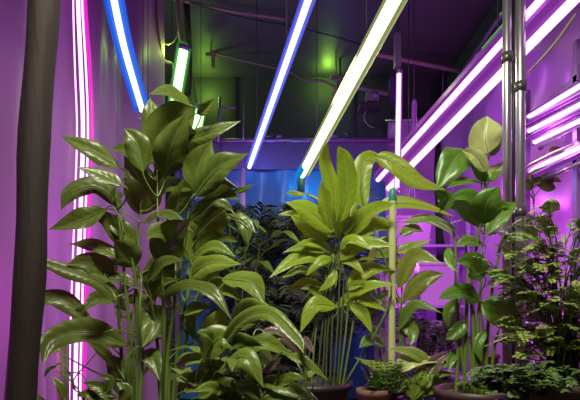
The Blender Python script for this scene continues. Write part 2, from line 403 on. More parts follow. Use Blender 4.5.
# ------------------------------------------------------------------ poles, pipes, wires
def pole(name, pts, r, m, label, extra=(), cat='pole'):
    t = thing(name, (pts[0][0], pts[0][1], pts[0][2]), label, cat)
    mb = MB(); mb.tube(pts, r, m, 16); mb.build('shaft', t)
    mb = MB(); p = V(pts[0]); mb.lathe(p, [(.0, .0), (r * 1.7, 0), (r * 1.7, .012), (r * 1.1, .02), (r * 1.0, .03)], m, 20); mb.build('base_flange', t)
    for z, rr in extra:
        k = (z - pts[0][2]) / (pts[-1][2] - pts[0][2]); c = V(pts[0]).lerp(V(pts[-1]), k)
        mb = MB(); mb.tube([c + V((0, 0, -.02)), c + V((0, 0, .02))], rr, M['dsteel'], 16); mb.build('collar', t)
    return t
BT = .18
DL = plain('black', (.03, .028, .026), .6)
for x_, y_, r_, m_, lb_, ex_ in ((507, 1.98, .0175, 'steel', 'left-hand steel pole of the pair rising past the round-leaved plant', [(1.83, .022), (1.1, .022)]),
    (520.5, 2.0, .0195, 'steel', 'right-hand steel pole of the pair, nearer the purple rack', [(1.72, .024), (1.2, .024)]),
    (513.5, 2.12, .012, 'dsteel', 'thin dark pole seen between the two steel poles', [(1.9, .016)])):
    X_ = P(x_, 0, y_).x
    pole('support_pole', [V((X_, y_, BT)), V((X_, y_, ZT))], r_, M[m_], lb_, ex_)
# brown sleeve pole at left, leaning
q0, q1 = P(22, 400, 1.3), P(43, 0, 1.3); dz = (q1 - q0); e0 = q0 + dz * ((0 - q0.z) / dz.z); e1 = q0 + dz * ((ZT - q0.z) / dz.z)
t = thing('sleeved_pole', e0, 'thick dark brown sleeved pole leaning slightly in front of the left curtain', 'pole')
mb = MB(); pts = [e0.lerp(e1, i / 40) for i in range(41)]
mb.tube([p + V((.004 * math.sin(i * .7), 0, 0)) for i, p in enumerate(pts)], [.039 + .0016 * math.sin(i * 1.3) for i in range(41)], M['brown'], 20); mb.build('sleeve', t)
mb = MB(); mb.lathe(e0, [(0, 0), (.07, 0), (.07, .012), (.04, .02)], M['dsteel']); mb.build('base_plate', t)
mb = MB(); mb.lathe(e1, [(0, 0), (.07, 0), (.07, -.012), (.04, -.02)], M['dsteel']); mb.build('ceiling_plate', t)

def cab(name, pts, r, m, label, cat, n=24):
    mb = MB(); mb.tube(cr(pts, n), r, m, 8); return tag(mb.build(name), label, cat)
cab('ceiling_pipe', [PZ(150, -8, 3.1), PZ(185, 1, 3.1), PZ(225, 10, 3.1), PZ(285, 19, 3.1)], .013, M['rust'], 'weathered pipe under the ceiling at upper left, ending by the centre tube', 'pipe')
cab('ceiling_cable', [PZ(190, 3, 3.08), PZ(240, 17, 3.06), PZ(300, 28, 3.07), PZ(360, 44, 3.1)], .006, M['dcable'], 'dark cable sagging just below the weathered ceiling pipe', 'cable')
cab('ceiling_cable', [P(205, 50, 4.3), P(240, 60, 4.3), P(275, 68, 4.3), P(290, 72, 4.25), P(305, 80, 4.25), P(322, 81, 4.25), P(335, 87, 4.25)], .010, M['cable'], 'tan cable strung across the back to the lime tube light', 'cable', 30)
cab('ceiling_pipe', [P(372, 53, 4.1), P(400, 59, 4.15), P(440, 67, 4.2), P(485, 76, 4.3)], .020, M['rust'], 'long pinkish pipe along the back at upper right', 'pipe')
cab('ceiling_pipe', [P(338, 84, 4.45), P(360, 88, 4.45), P(392, 95, 4.45)], .022, M['rust'], 'short brown pipe behind the lime tube holding the small camera', 'pipe')
cab('electric_cable', [P(157, -10, 3.45), P(158, 20, 3.45), P(163, 58, 3.5), P(173, 66, 3.55), P(176, 95, 3.5)], .011, M['cable'], 'tan cord hanging at upper left and looping to the green tube', 'cord', 30)
cab('electric_cable', [P(162, -4, 3.52), P(163, 38, 3.52), P(170, 44, 3.52), P(178, 32, 3.52), P(179, -4, 3.52)], .004, M['cable'], 'thin looped cord between the tan cord and the vertical conduit', 'cord', 30)
cab('electric_cable', [P(181, -4, 3.55), P(190, 40, 3.6), P(192, 75, 3.7), P(197, 105, 3.65)], .004, M['dcable'], 'thin dark cord dangling right of the vertical conduit', 'cord', 30)
cab('vertical_conduit', [P(178, -8, 3.48), P(179, 20, 3.48), P(182, 46, 3.48)], .016, M['cable'], 'short vertical conduit dropping from the ceiling to the green tube', 'conduit', 12)
cab('electric_cable', [P(576, 14, 1.9), P(556, 42, 1.95), P(535, 66, 2.0), P(527, 74, 2.07)], .006, M['cable'], 'pale cord swooping from the steel pole to the upper right corner', 'cord', 24)
cab('electric_cable', [P(188, 95, 3.62), P(189, 60, 3.62), P(187, 3, 3.62)], .022, M['brown'], 'thick dark brown cord bundle hanging behind the green tube', 'cord', 16)
cab('fixture_cord', [P(335, 87, 3.45), P(332, 100, 3.42), P(329, 112, 3.4), P(322, 135, 3.4)], .009, M['cable'], 'pale cord running down beside the lime tube light', 'cord', 16)
cab('vertical_conduit', [P(340, 40, 4.4), P(340, 78, 4.4)], .01, M['dcable'], 'thin dark conduit above the junction hook behind the lime tube', 'conduit', 6)
cab('vertical_conduit', [P(443, 70, 4.3), P(443, 132, 4.3)], .008, M['violethousing'], 'thin vertical violet rod dropping from the long pinkish pipe', 'conduit', 6)
def hook(p, label):
    t = thing('cable_hook', p, label, 'hook')
    mb = MB(); mb.box(p, (.09, .03, .03), M['cable']); mb.box(p + V((.02, 0, -.06)), (.03, .02, .1), M['cable']); mb.build('bracket', t, False)
    mb = MB(); mb.tube([p, (p.x, p.y, ZT)], .005, M['dcable'], 6); mb.build('drop_wire', t)
hook(P(211, 55, 4.2), 'small olive cable hook holding the tan cable at its left end')
hook(P(336, 78, 4.3), 'small olive cable hook where the tan cable meets the lime tube')
# small camera
t = thing('security_camera', P(370, 108, 4.35), 'small grey camera hanging under the short brown pipe at the back', 'camera')
p = P(372, 98, 4.35)
mb = MB(); mb.box(p, (.11, .1, .09), M['box']); mb.build('body', t, False)
mb = MB(); mb.box(P(369, 108, 4.35), (.18, .14, .05), M['dsteel']); mb.build('mount_plate', t, False)
mb = MB(); mb.tube([p + V((.02, -.05, 0)), p + V((.02, -.075, 0))], .03, plain('lens_glass', (.2, .25, .35), .1)); mb.build('lens', t)
mb = MB(); mb.tube(cr([P(366, 111, 4.35), P(364, 118, 4.35), P(368, 125, 4.35), P(374, 128, 4.35)], 12), .005, M['cable']); mb.build('cord', t)
t = thing('wall_bracket', P(395, 90, 4.4), 'dark violet bracket box right of the small camera', 'bracket')
mb = MB(); mb.box(P(394, 90, 4.4), (.09, .08, .2), M['band']); mb.build('box_body', t, False)
mb = MB(); p = P(400, 85, 4.4); mb.tube([p, (p.x, p.y, ZT)], .006, M['dcable']); mb.build('drop_wire', t)

# ------------------------------------------------------------------ bench, bins
t = thing('growing_bench', (.24, 1.85, 0), 'low slatted growing bench under all the potted plants', 'bench')
mb = MB()
for i in range(11):
    mb.box((.24, 1.12 + i * .15, BT - .012), (1.8, .135, .024), M['wood'])
mb.build('bench_top', t, False)
for x in (-.6, .24, 1.08):
    for y in (1.15, 2.6):
        mb = MB(); mb.box((x, y, (BT - .024) / 2), (.05, .05, BT - .024), M['wood']); mb.build('leg', t, False)
def bin_(cx, cy, z0, dx, dy, h, label, m='bin'):
    t = thing('storage_bin', (cx, cy, z0), label, 'bin')
    mb = MB(); vs = []
    for k, (s_, z) in enumerate(((.86, 0), (1, h), (.95, h), (.82, .02))):
        for a, b in ((-1, -1), (1, -1), (1, 1), (-1, 1)): vs.append((cx + a * dx / 2 * s_, cy + b * dy / 2 * s_, z0 + z))
    fs = [(3, 2, 1, 0), (12, 13, 14, 15)]
    for k in range(3):
        for j in range(4): fs.append((k * 4 + j, k * 4 + (j + 1) % 4, k * 4 + 4 + (j + 1) % 4, k * 4 + 4 + j))
    mb.add(vs, fs, M[m]); mb.build('tub', t, False)
    mb = MB(); mb.box((cx, cy, z0 + h + .012), (dx * 1.05, dy * 1.05, .022), M[m]); mb.build('lid', t, False)
    return t
# steel shelf at the back right carrying bins
sh = thing('storage_shelf', (.95, 3.75, 0), 'low violet storage shelf behind the round-leaved plant', 'shelf')
for z in (.35, .85, 1.3):
    mb = MB(); mb.box((.98, 3.75, z), (.72, .4, .02), M['violethousing']); mb.build('shelf_board', sh, False)
for x in (.64, 1.32):
    for y in (3.57, 3.93):
        mb = MB(); mb.box((x, y, .8), (.03, .03, 1.6), M['violethousing']); mb.build('post', sh, False)
bin_(.82, 3.75, .362, .28, .28, .3, 'violet bin on the low shelf board, left of its neighbour')
bin_(1.14, 3.75, .362, .28, .28, .36, 'violet bin on the low shelf board, right of its neighbour')
bin_(.80, 3.75, .862, .25, .28, .22, 'violet bin on the middle shelf board, left one')
bin_(1.12, 3.75, .862, .3, .28, .3, 'violet bin on the middle shelf board, right one')
bin_(.9, 3.75, 1.312, .34, .28, .2, 'wide violet bin on the top shelf board')
bin_(1.18, 2.95, .0, .28, .3, .37, 'violet bin on the floor by the right wall with a small pot on its lid')

# ------------------------------------------------------------------ plants
CAM = V((0, 0, ZC))
def blade(mb, W, hw, m, roll=25, fold=.22, wave=.10, rnd=.9, peak=.75, n=22, nc=8, up=None, world_n=None, rng=random):
    """W world points along midrib"""
    C_ = cr(W, n); L = sum((C_[i + 1] - C_[i]).length for i in range(n - 1))
    ph = rng.uniform(0, 6); fr_ = rng.uniform(6, 10); vs = []; uvs = []; prevS = None
    ro = math.radians(roll); asym = rng.uniform(-.3, .3); tw = math.radians(rng.uniform(-38, 38)); fr2 = rng.uniform(14, 20); cu = rng.uniform(.1, .42); fold = fold * rng.uniform(.8, 1.9)
    for i, p in enumerate(C_):
        t = i / (n - 1); T = (C_[min(i + 1, n - 1)] - C_[max(i - 1, 0)]).normalized()
        if world_n is not None: Nt = V(world_n)
        else:
            vv = (CAM - p).normalized(); Nt = vv * math.cos(ro) + V((0, 0, 1)) * math.sin(ro)
        Nn = Nt - T * Nt.dot(T)
        if Nn.length < .15: Nn = Nn + V((0, -.3, .3)) - T * V((0, -.3, .3)).dot(T)
        Nn.normalize(); Sd = T.cross(Nn).normalized(); an_ = tw * (t - .35); Sd, Nn = Sd * math.cos(an_) + Nn * math.sin(an_), Nn * math.cos(an_) - Sd * math.sin(an_)
        if prevS is not None:
            if Sd.dot(prevS) < 0 and False: Sd = -Sd
            Sd = (Sd * .6 + prevS * .4).normalized(); Nn = Sd.cross(T).normalized()
        prevS = Sd
        wp = max(0, math.sin(math.pi * min(1, t ** peak))) ** rnd
        if t > .8: wp *= 1 - .35 * (t - .8) / .2
        w_ = hw * max(wp, .03 if i < n - 1 else .004)
        for j in range(nc + 1):
            s_ = -1 + 2 * j / nc; a = abs(s_)
            f_ = fold * (1 + asym * (1 if s_ > 0 else -1))
            wv = (1.7 * wave * math.sin(t * fr_ + ph + (1.6 if s_ > 0 else 0)) + .5 * wave * math.sin(t * fr2 + ph * 2 + (2.6 if s_ > 0 else 0))) * a * a
            curl = -cu * a ** 3
            z = (f_ * a ** 1.1 + wv + curl - .06 * (1 - a) ** 6)
            vs.append(p + Sd * (s_ * w_ * (1 - .12 * f_)) + Nn * (w_ * z)); uvs.append((t * L / max(hw * 2, .01), s_))
    fs = [(i * (nc + 1) + j, i * (nc + 1) + j + 1, (i + 1) * (nc + 1) + j + 1, (i + 1) * (nc + 1) + j) for i in range(n - 1) for j in range(nc)]
    mb.add(vs, fs, m, uvs)
    # raised midrib on the underside
    mb.tube([C_[i] for i in range(0, n - 2)], [max(.0007, min(.0022, hw * .06) * (1 - i / n)) for i in range(0, n - 2)], M['stem'], 5, False)

class Plant:
    def __init__(s, name, c, rim_z, pr, potm, label, leafm, cat='potted plant', pot_h=None, z0=BT):
        s.c = V((c[0], c[1], z0)); s.t = thing(name, s.c, label, cat); s.rng = random.Random(hash(label) % 9973 if False else sum(map(ord, label)))
        h = rim_z - z0; s.rim = rim_z; s.lm = leafm; s.stems = []
        mb = MB(); mb.lathe(s.c, [(0, 0), (pr * .72, 0), (pr * .78, .01), (pr * .96, h - .03), (pr * 1.05, h - .03), (pr * 1.06, h), (pr * .96, h), (pr * .94, h - .05)], M[potm], 36); mb.build('pot', s.t)
        mb = MB(); mb.lathe(s.c, [(pr * .95, h - .03), (pr * .7, h - .022), (pr * .3, h - .018), (0, h - .02)], M['soil'], 24); mb.build('soil', s.t)
        s.pr = pr
    def stem(s, px, d, r0=.006, r1=.003, m='stem', root=True):
        """px: pixel list from bottom to top"""
        ds = d if isinstance(d, (list, tuple)) else [d] * len(px)
        w = [P(x, y, dd) for (x, y), dd in zip(px, ds)]
        if root:
            b = w[0]; dx = V((b.x - s.c.x, b.y - s.c.y, 0)); k = min(1, s.pr * .7 / max(dx.length, 1e-5)) if b.z > s.rim else 1
            k2 = min(1, s.pr * .8 / max(dx.length, 1e-5))
            w = [V((s.c.x + dx.x * k2, s.c.y + dx.y * k2, s.rim - .03))] + [p for p in w if p.z > s.rim + .01]
        if len(w) < 2: return
        c_ = cr(w, 18); mb = MB(); mb.tube(c_, [(r0 + (r1 - r0) * i / 17) * (1 if i < 13 else (17.3 - i) / 4.3) for i in range(18)], M[m], 8); mb.build('stem', s.t)
        s.stems.append(c_)
    def pet(s, mb, b, tang, r=.0025, drop=.06, att=None):
        """petiole from blade base b to nearest stem lower down"""
        if att is not None: tgt = att
        else:
            best = None
            for st in s.stems:
                for i, p in enumerate(st):
                    dd = (p - b); c = dd.length + (1.2 * max(0, p.z - b.z + drop)) * 3
                    if best is None or c < best[0]: best = (c, p)
            if best is None: return
            tgt = best[1]
        if (tgt - b).length < .012: return
        L = (tgt - b).length
        mid = b - tang * L * .4
        q = [b + tang * .01, b - tang * L * .2, (mid + tgt) / 2 + V((0, 0, -.02 * L)), tgt]
        mb.tube(cr(q, 10), [r * (.7 + .06 * i) for i in range(10)], M['stem'], 6)
    def leaf(s, px, w, d, roll=25, fold=.22, wave=.1, rnd=.9, m=None, pet=True, peak=.75, att=None, drop=.06, spread=True):
        ds = d if isinstance(d, (list, tuple)) else [d] * len(px)
        if not isinstance(d, (list, tuple)) and spread:
            k = s.rng.uniform(-.035, .035) - .03; ds = [d + k * i for i in range(len(px))]
            ds[-1] += s.rng.uniform(-.02, .03)
        W = [P(x, y, dd) for (x, y), dd in zip(px, ds)]
        tv = (W[-1] - W[0]).normalized(); hz = math.hypot(tv.x, tv.y) ; horiz = abs(tv.x) / max(1e-4, math.hypot(tv.x, tv.z))
        cosr = 1 - (1 - math.cos(math.radians(roll))) * horiz
        hw = w * 1.04 * ds[0] / F / 2 / max(.4, cosr) / max(.6, (1 - .1 * fold))
        mb = MB(); blade(mb, W, hw, M[m or s.lm], roll, fold, wave, rnd, peak, rng=s.rng)
        lf = mb.build('leaf', s.t)
        if pet: s.petpart(lf, W, P(*att) if att else None, drop)
        return lf
    def petpart(s, lf, W, att, drop=.06):
        pb = MB(); s.pet(pb, W[0], (W[1] - W[0]).normalized(), att=att, drop=drop)
        if pb.v: o = pb.build('petiole', s.t); o.parent = lf
    def fill(s, k, zr, L=(.12, .22), wr=(.17, .24), m=None, back=.5, xr=None):
        """extra leaves radiating round the stems"""
        for _ in range(k):
            st = s.rng.choice(s.stems); cand = [p for p in st if zr[0] < p.z < zr[1]]
            if not cand: continue
            b = s.rng.choice(cand); az = s.rng.uniform(0, 2 * math.pi)
            if s.rng.random() < back: az = s.rng.uniform(.15, math.pi - .15)
            l = s.rng.uniform(*L); el = math.radians(s.rng.uniform(15, 65)); h = V((math.cos(az), math.sin(az), 0)); pl = l * s.rng.uniform(.25, .6)
            b2 = b + h * pl * math.cos(el) + V((0, 0, pl * math.sin(el)))
            W = [b2, b2 + h * l * .45 * math.cos(el * .6) + V((0, 0, l * .45 * math.sin(el * .5))), b2 + h * l * .95 + V((0, 0, l * s.rng.uniform(-.35, .15)))]
            mb = MB(); hw = l * s.rng.uniform(*wr)
            blade(mb, W, hw, M[m or s.lm], world_n=V((0, 0, 1)) - h * .5, fold=.25, wave=.12, n=12, nc=6, rng=s.rng)
            lf = mb.build('leaf', s.t); s.petpart(lf, W, b)

# --- A : tall broad-leaved plant on the left
A = Plant('broad_leaved_plant', (-.40, 1.5), .45, .15, 'pot', 'tall dark green broad-leaved plant, the largest, in front of the left curtain', 'leafA')
dA = 1.5
for q in ([(128, 400), (129, 330), (124, 270), (118, 215), (112, 180)], [(133, 400), (134, 320), (138, 250), (141, 200)], [(137, 400), (138, 330), (134, 270), (124, 235)],
          [(124, 400), (121, 350), (116, 300), (104, 282)], [(162, 400), (164, 330), (162, 270), (158, 220), (157, 165)], [(168, 400), (171, 330), (180, 270), (188, 215), (194, 178)],
          [(173, 400), (179, 340), (190, 280), (193, 240)], [(160, 400), (157, 340), (150, 290), (150, 230)], [(178, 400), (186, 340), (196, 300), (205, 282)], [(166, 398), (168, 350), (175, 300), (176, 250), (178, 200)],
          [(140, 400), (142, 360), (140, 310), (143, 270)], [(131, 400), (126, 372), (129, 345)]):
    A.stem(q, [dA + A.rng.uniform(-.03, .05) for _ in q], .0078, .0034)
LA = [
 ([(120, 168), (92, 150), (60, 135)], 18, 30, .25), ([(122, 186), (100, 174), (77, 167)], 14, 35, .3),
 ([(143, 172), (136, 142), (124, 128)], 24, 20, .25), ([(148, 168), (132, 152), (111, 148)], 16, 40, .25),
 ([(147, 165), (160, 135), (182, 112), (190, 98)], 36, 10, .2), ([(190, 106), (172, 95), (149, 94)], 15, 45, .3), ([(152, 140), (152, 115), (150, 98)], 20, 5, .3),
 ([(166, 175), (172, 145), (188, 112)], 32, 10, .25), ([(184, 165), (192, 145), (190, 125)], 20, 10, .2),
 ([(197, 114), (206, 108), (217, 96)], 10, 15, .3), ([(186, 141), (213, 131), (241, 121)], 15, 35, .35),
 ([(194, 190), (200, 165), (212, 140)], 30, 10, .25), ([(194, 196), (218, 168), (249, 153)], 26, 25, .3),
 ([(140, 215), (142, 185), (124, 155)], 36, 10, .22), ([(122, 208), (98, 187), (72, 192), (61, 210)], 19, 30, .3),
 ([(106, 209), (80, 221), (48, 230)], 19, 30, .3), ([(137, 244), (118, 226), (95, 208)], 17, 30, .35),
 ([(158, 262), (172, 238), (190, 220)], 34, 10, .22), ([(143, 222), (166, 215), (194, 232)], 11, 40, .3),
 ([(150, 200), (168, 185), (202, 191)], 15, 35, .35), ([(190, 262), (204, 228), (236, 212)], 38, 15, .22), ([(190, 222), (212, 203), (234, 210)], 18, 40, .3),
 ([(226, 211), (242, 218), (256, 233)], 11, 35, .3), ([(203, 203), (222, 195), (240, 199)], 16, 35, .3), ([(208, 190), (222, 184), (237, 189)], 9, 30, .3), ([(232, 192), (244, 189), (256, 184)], 6, 20, .3),
 ([(236, 218), (246, 228), (248, 245)], 13, 10, .25), ([(205, 240), (226, 238), (248, 243)], 8, 30, .3), ([(186, 262), (212, 246), (237, 257)], 11, 35, .35),
 ([(128, 312), (100, 282), (60, 268), (20, 252)], 15, 30, .3), ([(114, 278), (92, 264), (66, 264)], 24, 25, .3), ([(120, 258), (96, 246), (68, 244)], 14, 40, .3),
 ([(136, 266), (125, 252), (114, 240)], 26, 10, .25), ([(134, 280), (112, 279), (92, 286)], 11, 40, .3), ([(96, 330), (68, 303), (44, 298), (21, 309)], 17, 30, .3),
 ([(75, 318), (82, 310), (91, 301)], 9, 10, .3), ([(128, 346), (88, 332), (52, 340), (42, 366)], 24, 25, .25), ([(60, 352), (42, 340), (20, 348)], 14, 40, .25), ([(126, 398), (120, 372), (104, 352)], 24, 10, .3), ([(114, 364), (102, 350), (86, 341)], 11, 30, .3),
 ([(150, 304), (154, 322), (142, 348)], 26, 5, .22), ([(160, 296), (186, 286), (212, 293), (232, 320)], 17, 35, .3), ([(184, 282), (208, 264), (242, 264)], 22, 25, .22),
 ([(180, 281), (204, 280), (230, 281)], 16, 30, .3), ([(222, 279), (250, 283), (265, 304)], 22, 30, .3), ([(148, 304), (160, 285), (180, 279)], 12, 30, .3),
 ([(205, 346), (215, 325), (226, 306)], 24, 5, .22), ([(184, 314), (198, 309), (214, 308)], 12, 35, .3), ([(230, 320), (250, 306), (273, 309)], 17, 35, .25), ([(145, 282), (164, 263), (184, 260)], 13, 35, .3),
 ([(150, 296), (160, 268), (180, 248)], 26, 5, .2), ([(118, 244), (108, 222), (90, 214)], 14, 30, .3), ([(168, 212), (182, 196), (190, 172)], 20, 10, .25), ([(160, 192), (162, 172), (152, 158)], 16, 10, .25),
 ([(140, 352), (152, 358), (160, 382)], 18, 10, .3), ([(196, 300), (190, 320), (196, 345)], 12, 10, .3), ([(112, 300), (96, 300), (84, 310)], 14, 30, .3), ([(176, 240), (160, 232), (146, 238)], 20, 20, .25),
 ([(212, 300), (226, 290), (240, 300)], 14, 30, .3), ([(138, 330), (150, 322), (166, 330)], 14, 30, .3), ([(124, 300), (140, 298), (148, 312)], 12, 30, .3),
]
for i, (px, w_, ro, fo) in enumerate(LA):
    A.leaf(px, w_, dA + (-.06 + .16 * A.rng.random()), ro, fo, m=('leafB' if px[0][1] > 255 and px[0][0] > 178 else None))
A.fill(8, (.75, 1.2), (.10, .18), back=1); A.fill(12, (.5, .8), (.09, .15), (.13, .19), m='leafB', back=.4)

# --- B : bush low centre-left
B = Plant('broad_leaved_plant', (-.10, 1.27), .42, .12, 'pot', 'low bushy plant with long pointed leaves at the bottom, right of the tall plant', 'leafB')
dB = 1.27
for q in ([(236, 400), (232, 380), (228, 340)], [(248, 400), (250, 370), (258, 340)], [(225, 400), (215, 375), (212, 350)], [(262, 400), (275, 385), (281, 366)], [(240, 400), (243, 378), (241, 350)], [(270, 402), (284, 392), (300, 385)], [(228, 404), (205, 395), (195, 380)],
          [(258, 402), (300, 396), (306, 372), (305, 345)]):
    B.stem(q, dB, .0055, .003)
LB = [
 ([(216, 356), (240, 322), (268, 313), (296, 338), (304, 354)], 14, 35, .3, None), ([(230, 328), (248, 322), (266, 322)], 9, 35, .3, None), ([(215, 358), (238, 341), (263, 346)], 15, 35, .3, None),
 ([(241, 358), (262, 343), (294, 357)], 17, 35, .3, None), ([(286, 354), (306, 362), (329, 381)], 9, 35, .35, 'leafB'), ([(262, 331), (284, 336), (304, 360)], 13, 30, .3, 'leafD'),
 ([(298, 340), (306, 342), (314, 354)], 9, 20, .3, 'leafD'), ([(263, 373), (272, 366), (282, 357)], 9, 20, .3, 'leafD'), ([(218, 372), (244, 357), (264, 388)], 20, 30, .25, None),
 ([(258, 380), (284, 386), (318, 402)], 17, 35, .3, None), ([(184, 392), (206, 377), (242, 373)], 17, 35, .3, None), ([(198, 398), (225, 385), (250, 396)], 15, 35, .25, None), ([(176, 364), (192, 359), (214, 363)], 16, 35, .3, None),
 ([(203, 360), (220, 338), (246, 348)], 26, 30, .22, None), ([(236, 381), (248, 386), (264, 404)], 14, 25, .3, None), ([(270, 390), (292, 378), (305, 380)], 10, 30, .3, None), ([(240, 330), (256, 318), (272, 318)], 12, 30, .3, None),
 ([(230, 380), (215, 366), (196, 368)], 13, 30, .3, None), ([(262, 400), (280, 398), (300, 406)], 12, 30, .3, None), ([(225, 400), (212, 388), (190, 392)], 12, 30, .3, None), ([(245, 338), (252, 348), (250, 366)], 14, 5, .3, None),
 ([(220, 350), (208, 335), (196, 332)], 11, 30, .3, None), ([(310, 384), (306, 378), (300, 372)], 8, 30, .3, None), ([(240, 400), (222, 396), (200, 408)], 12, 30, .3, None),
]
for px, w_, ro, fo, m in LB: B.leaf(px, w_, dB + (-.05 + .1 * B.rng.random()), ro, fo, m=m)
B.fill(26, (.42, .72), (.08, .14), back=.8)

# --- C : bright centre plant
C = Plant('broad_leaved_plant', (.105, 2.3), .457, .185, 'pot', 'bright lime-green plant with one upright paddle leaf at the centre in a wide dark pot', 'leafC')
dC = 2.3
for q in ([(318, 378), (322, 330), (330, 280), (333, 232)], [(326, 378), (328, 330), (336, 270), (338, 230)], [(334, 378), (338, 320), (340, 270), (344, 232)], [(340, 378), (346, 330), (348, 290), (342, 262)],
          [(312, 378), (316, 330), (324, 290), (328, 262)], [(330, 380), (332, 330), (334, 290), (332, 258)], [(306, 378), (312, 340), (322, 300)], [(344, 378), (352, 330), (356, 300), (350, 268)], [(322, 380), (326, 320), (330, 262)], [(337, 380), (341, 330), (345, 262)]):
    C.stem(q, dC, .0055, .004, 'stemD' if q[0][0] % 4 else 'stem')
C.stem([(392, 380), (390, 300), (378, 240), (366, 212)], dC, .005, .004)
LC = [
 ([(335, 224), (333, 190), (325, 162), (327, 142)], 12, 5, .3), ([(340, 222), (347, 190), (345, 162), (338, 146)], 16, 5, .25), ([(331, 232), (326, 205), (321, 181)], 15, 5, .25),
 ([(334, 232), (310, 211), (285, 202)], 20, 25, .25), ([(328, 240), (308, 226), (290, 215)], 17, 25, .25), ([(305, 194), (296, 193), (286, 193)], 6, 30, .2), ([(300, 217), (290, 213), (278, 215)], 6, 30, .2),
 ([(340, 234), (348, 212), (360, 196)], 15, 10, .25), ([(345, 238), (368, 214), (396, 203)], 17, 30, .3), ([(363, 208), (360, 180), (366, 160), (382, 156)], 20, 5, .22), ([(376, 156), (392, 162), (416, 180), (446, 190)], 17, 20, .22),
 ([(330, 264), (312, 255), (290, 262), (269, 278)], 15, 35, .3), ([(322, 275), (300, 270), (282, 278)], 9, 35, .3), ([(324, 252), (304, 248), (282, 253)], 8, 35, .3), ([(333, 252), (316, 243), (296, 244)], 10, 35, .3),
 ([(325, 302), (310, 284), (286, 290)], 13, 35, .3), ([(336, 306), (314, 306), (300, 333)], 15, 30, .25), ([(333, 307), (360, 299), (388, 312)], 13, 40, .3), ([(340, 260), (362, 243), (394, 246)], 14, 35, .3),
 ([(348, 284), (370, 268), (396, 270)], 14, 35, .3), ([(345, 244), (375, 226), (402, 229)], 15, 35, .3), ([(345, 302), (370, 286), (398, 285)], 9, 35, .3), ([(350, 304), (363, 314), (371, 332)], 12, 15, .3),
 ([(337, 236), (343, 222), (350, 208)], 13, 5, .3), ([(334, 236), (318, 232), (300, 238)], 11, 35, .3), ([(368, 213), (405, 203), (454, 216)], 12, 40, .3), ([(338, 240), (338, 222), (334, 206)], 10, 0, .3),
 ([(332, 258), (318, 262), (306, 276)], 10, 30, .3), ([(342, 262), (352, 262), (364, 274)], 10, 30, .3), ([(340, 248), (352, 240), (372, 250)], 12, 30, .3), ([(336, 270), (330, 282), (318, 292)], 9, 30, .3), ([(348, 290), (362, 284), (380, 300)], 10, 30, .3),
]
for i, (px, w_, ro, fo) in enumerate(LC):
    C.leaf(px, w_ * (1.15 if i < 2 else 1), dC + (-.09 if i < 4 else -.05 + .12 * C.rng.random()), ro, fo, rnd=.6 if i in (0, 1, 2, 9, 10) else .85)
C.fill(9, (.8, 1.02), (.14, .22), (.12, .17), back=.8)
mb = MB(); mb.tube(cr([P(306, 194, 2.3), P(318, 200, 2.3), P(326, 212, 2.3), P(329, 230, 2.3)], 14), .006, M['cable'], 8); mb.build('stem', C.t)

# --- M : plant around the cane
Mp = Plant('broad_leaved_plant', (.50, 2.42), .42, .12, 'pot', 'leafy plant climbing round the yellow-green cane right of the lime plant', 'leafR')
t = thing('cane_stake', V((P(391.5, 0, 2.33).x, 2.33, .39)), 'thick glossy yellow-green cane stake standing in the pot right of the lime plant', 'stake')
mb = MB(); c0 = V((P(391.5, 0, 2.33).x, 2.33, .36)); c1 = P(392.5, 192, 2.33); mb.tube([c0.lerp(c1, i / 20) for i in range(21)], [.017 + (.002 if i % 5 == 0 else 0) for i in range(21)], M['stake'], 14); mb.build('cane', t)
mb = MB(); mb.lathe(c1, [(.0, .02), (.014, .015), (.019, 0), (.019, -.04), (.017, -.045)], plain('teal_cap', (.03, .25, .16), .4)); mb.build('cap', t)
for q in ([(378, 390), (380, 340), (378, 290), (376, 262)], [(398, 390), (400, 340), (402, 290), (398, 250)], [(404, 390), (403, 350), (400, 310)], [(386, 390), (384, 350), (385, 300), (384, 270)]):
    Mp.stem(q, 2.4, .006, .0035)
LM = [([(396, 252), (412, 247), (432, 239)], 11, 30, .3), ([(398, 288), (414, 258), (442, 263)], 15, 30, .3), ([(404, 300), (422, 281), (445, 273)], 18, 20, .25), ([(398, 330), (415, 305), (442, 313)], 10, 35, .3),
 ([(386, 346), (371, 340), (359, 348)], 14, 20, .25), ([(400, 262), (388, 254), (374, 258)], 10, 30, .3), ([(402, 222), (430, 219), (462, 240)], 8, 40, .3), ([(382, 300), (368, 312), (372, 334)], 12, 10, .3), ([(403, 320), (412, 332), (410, 346)], 14, 10, .3),
 ([(380, 282), (368, 280), (356, 290)], 12, 30, .3), ([(400, 235), (412, 228), (424, 232)], 11, 25, .3), ([(384, 275), (394, 262), (404, 270)], 10, 20, .3)]
for px, w_, ro, fo in LM: Mp.leaf(px, w_, 2.38, ro, fo, m='leafB' if px[0][1] < 320 else None)
Mp.fill(10, (.65, 1.1), (.12, .18), back=.7)

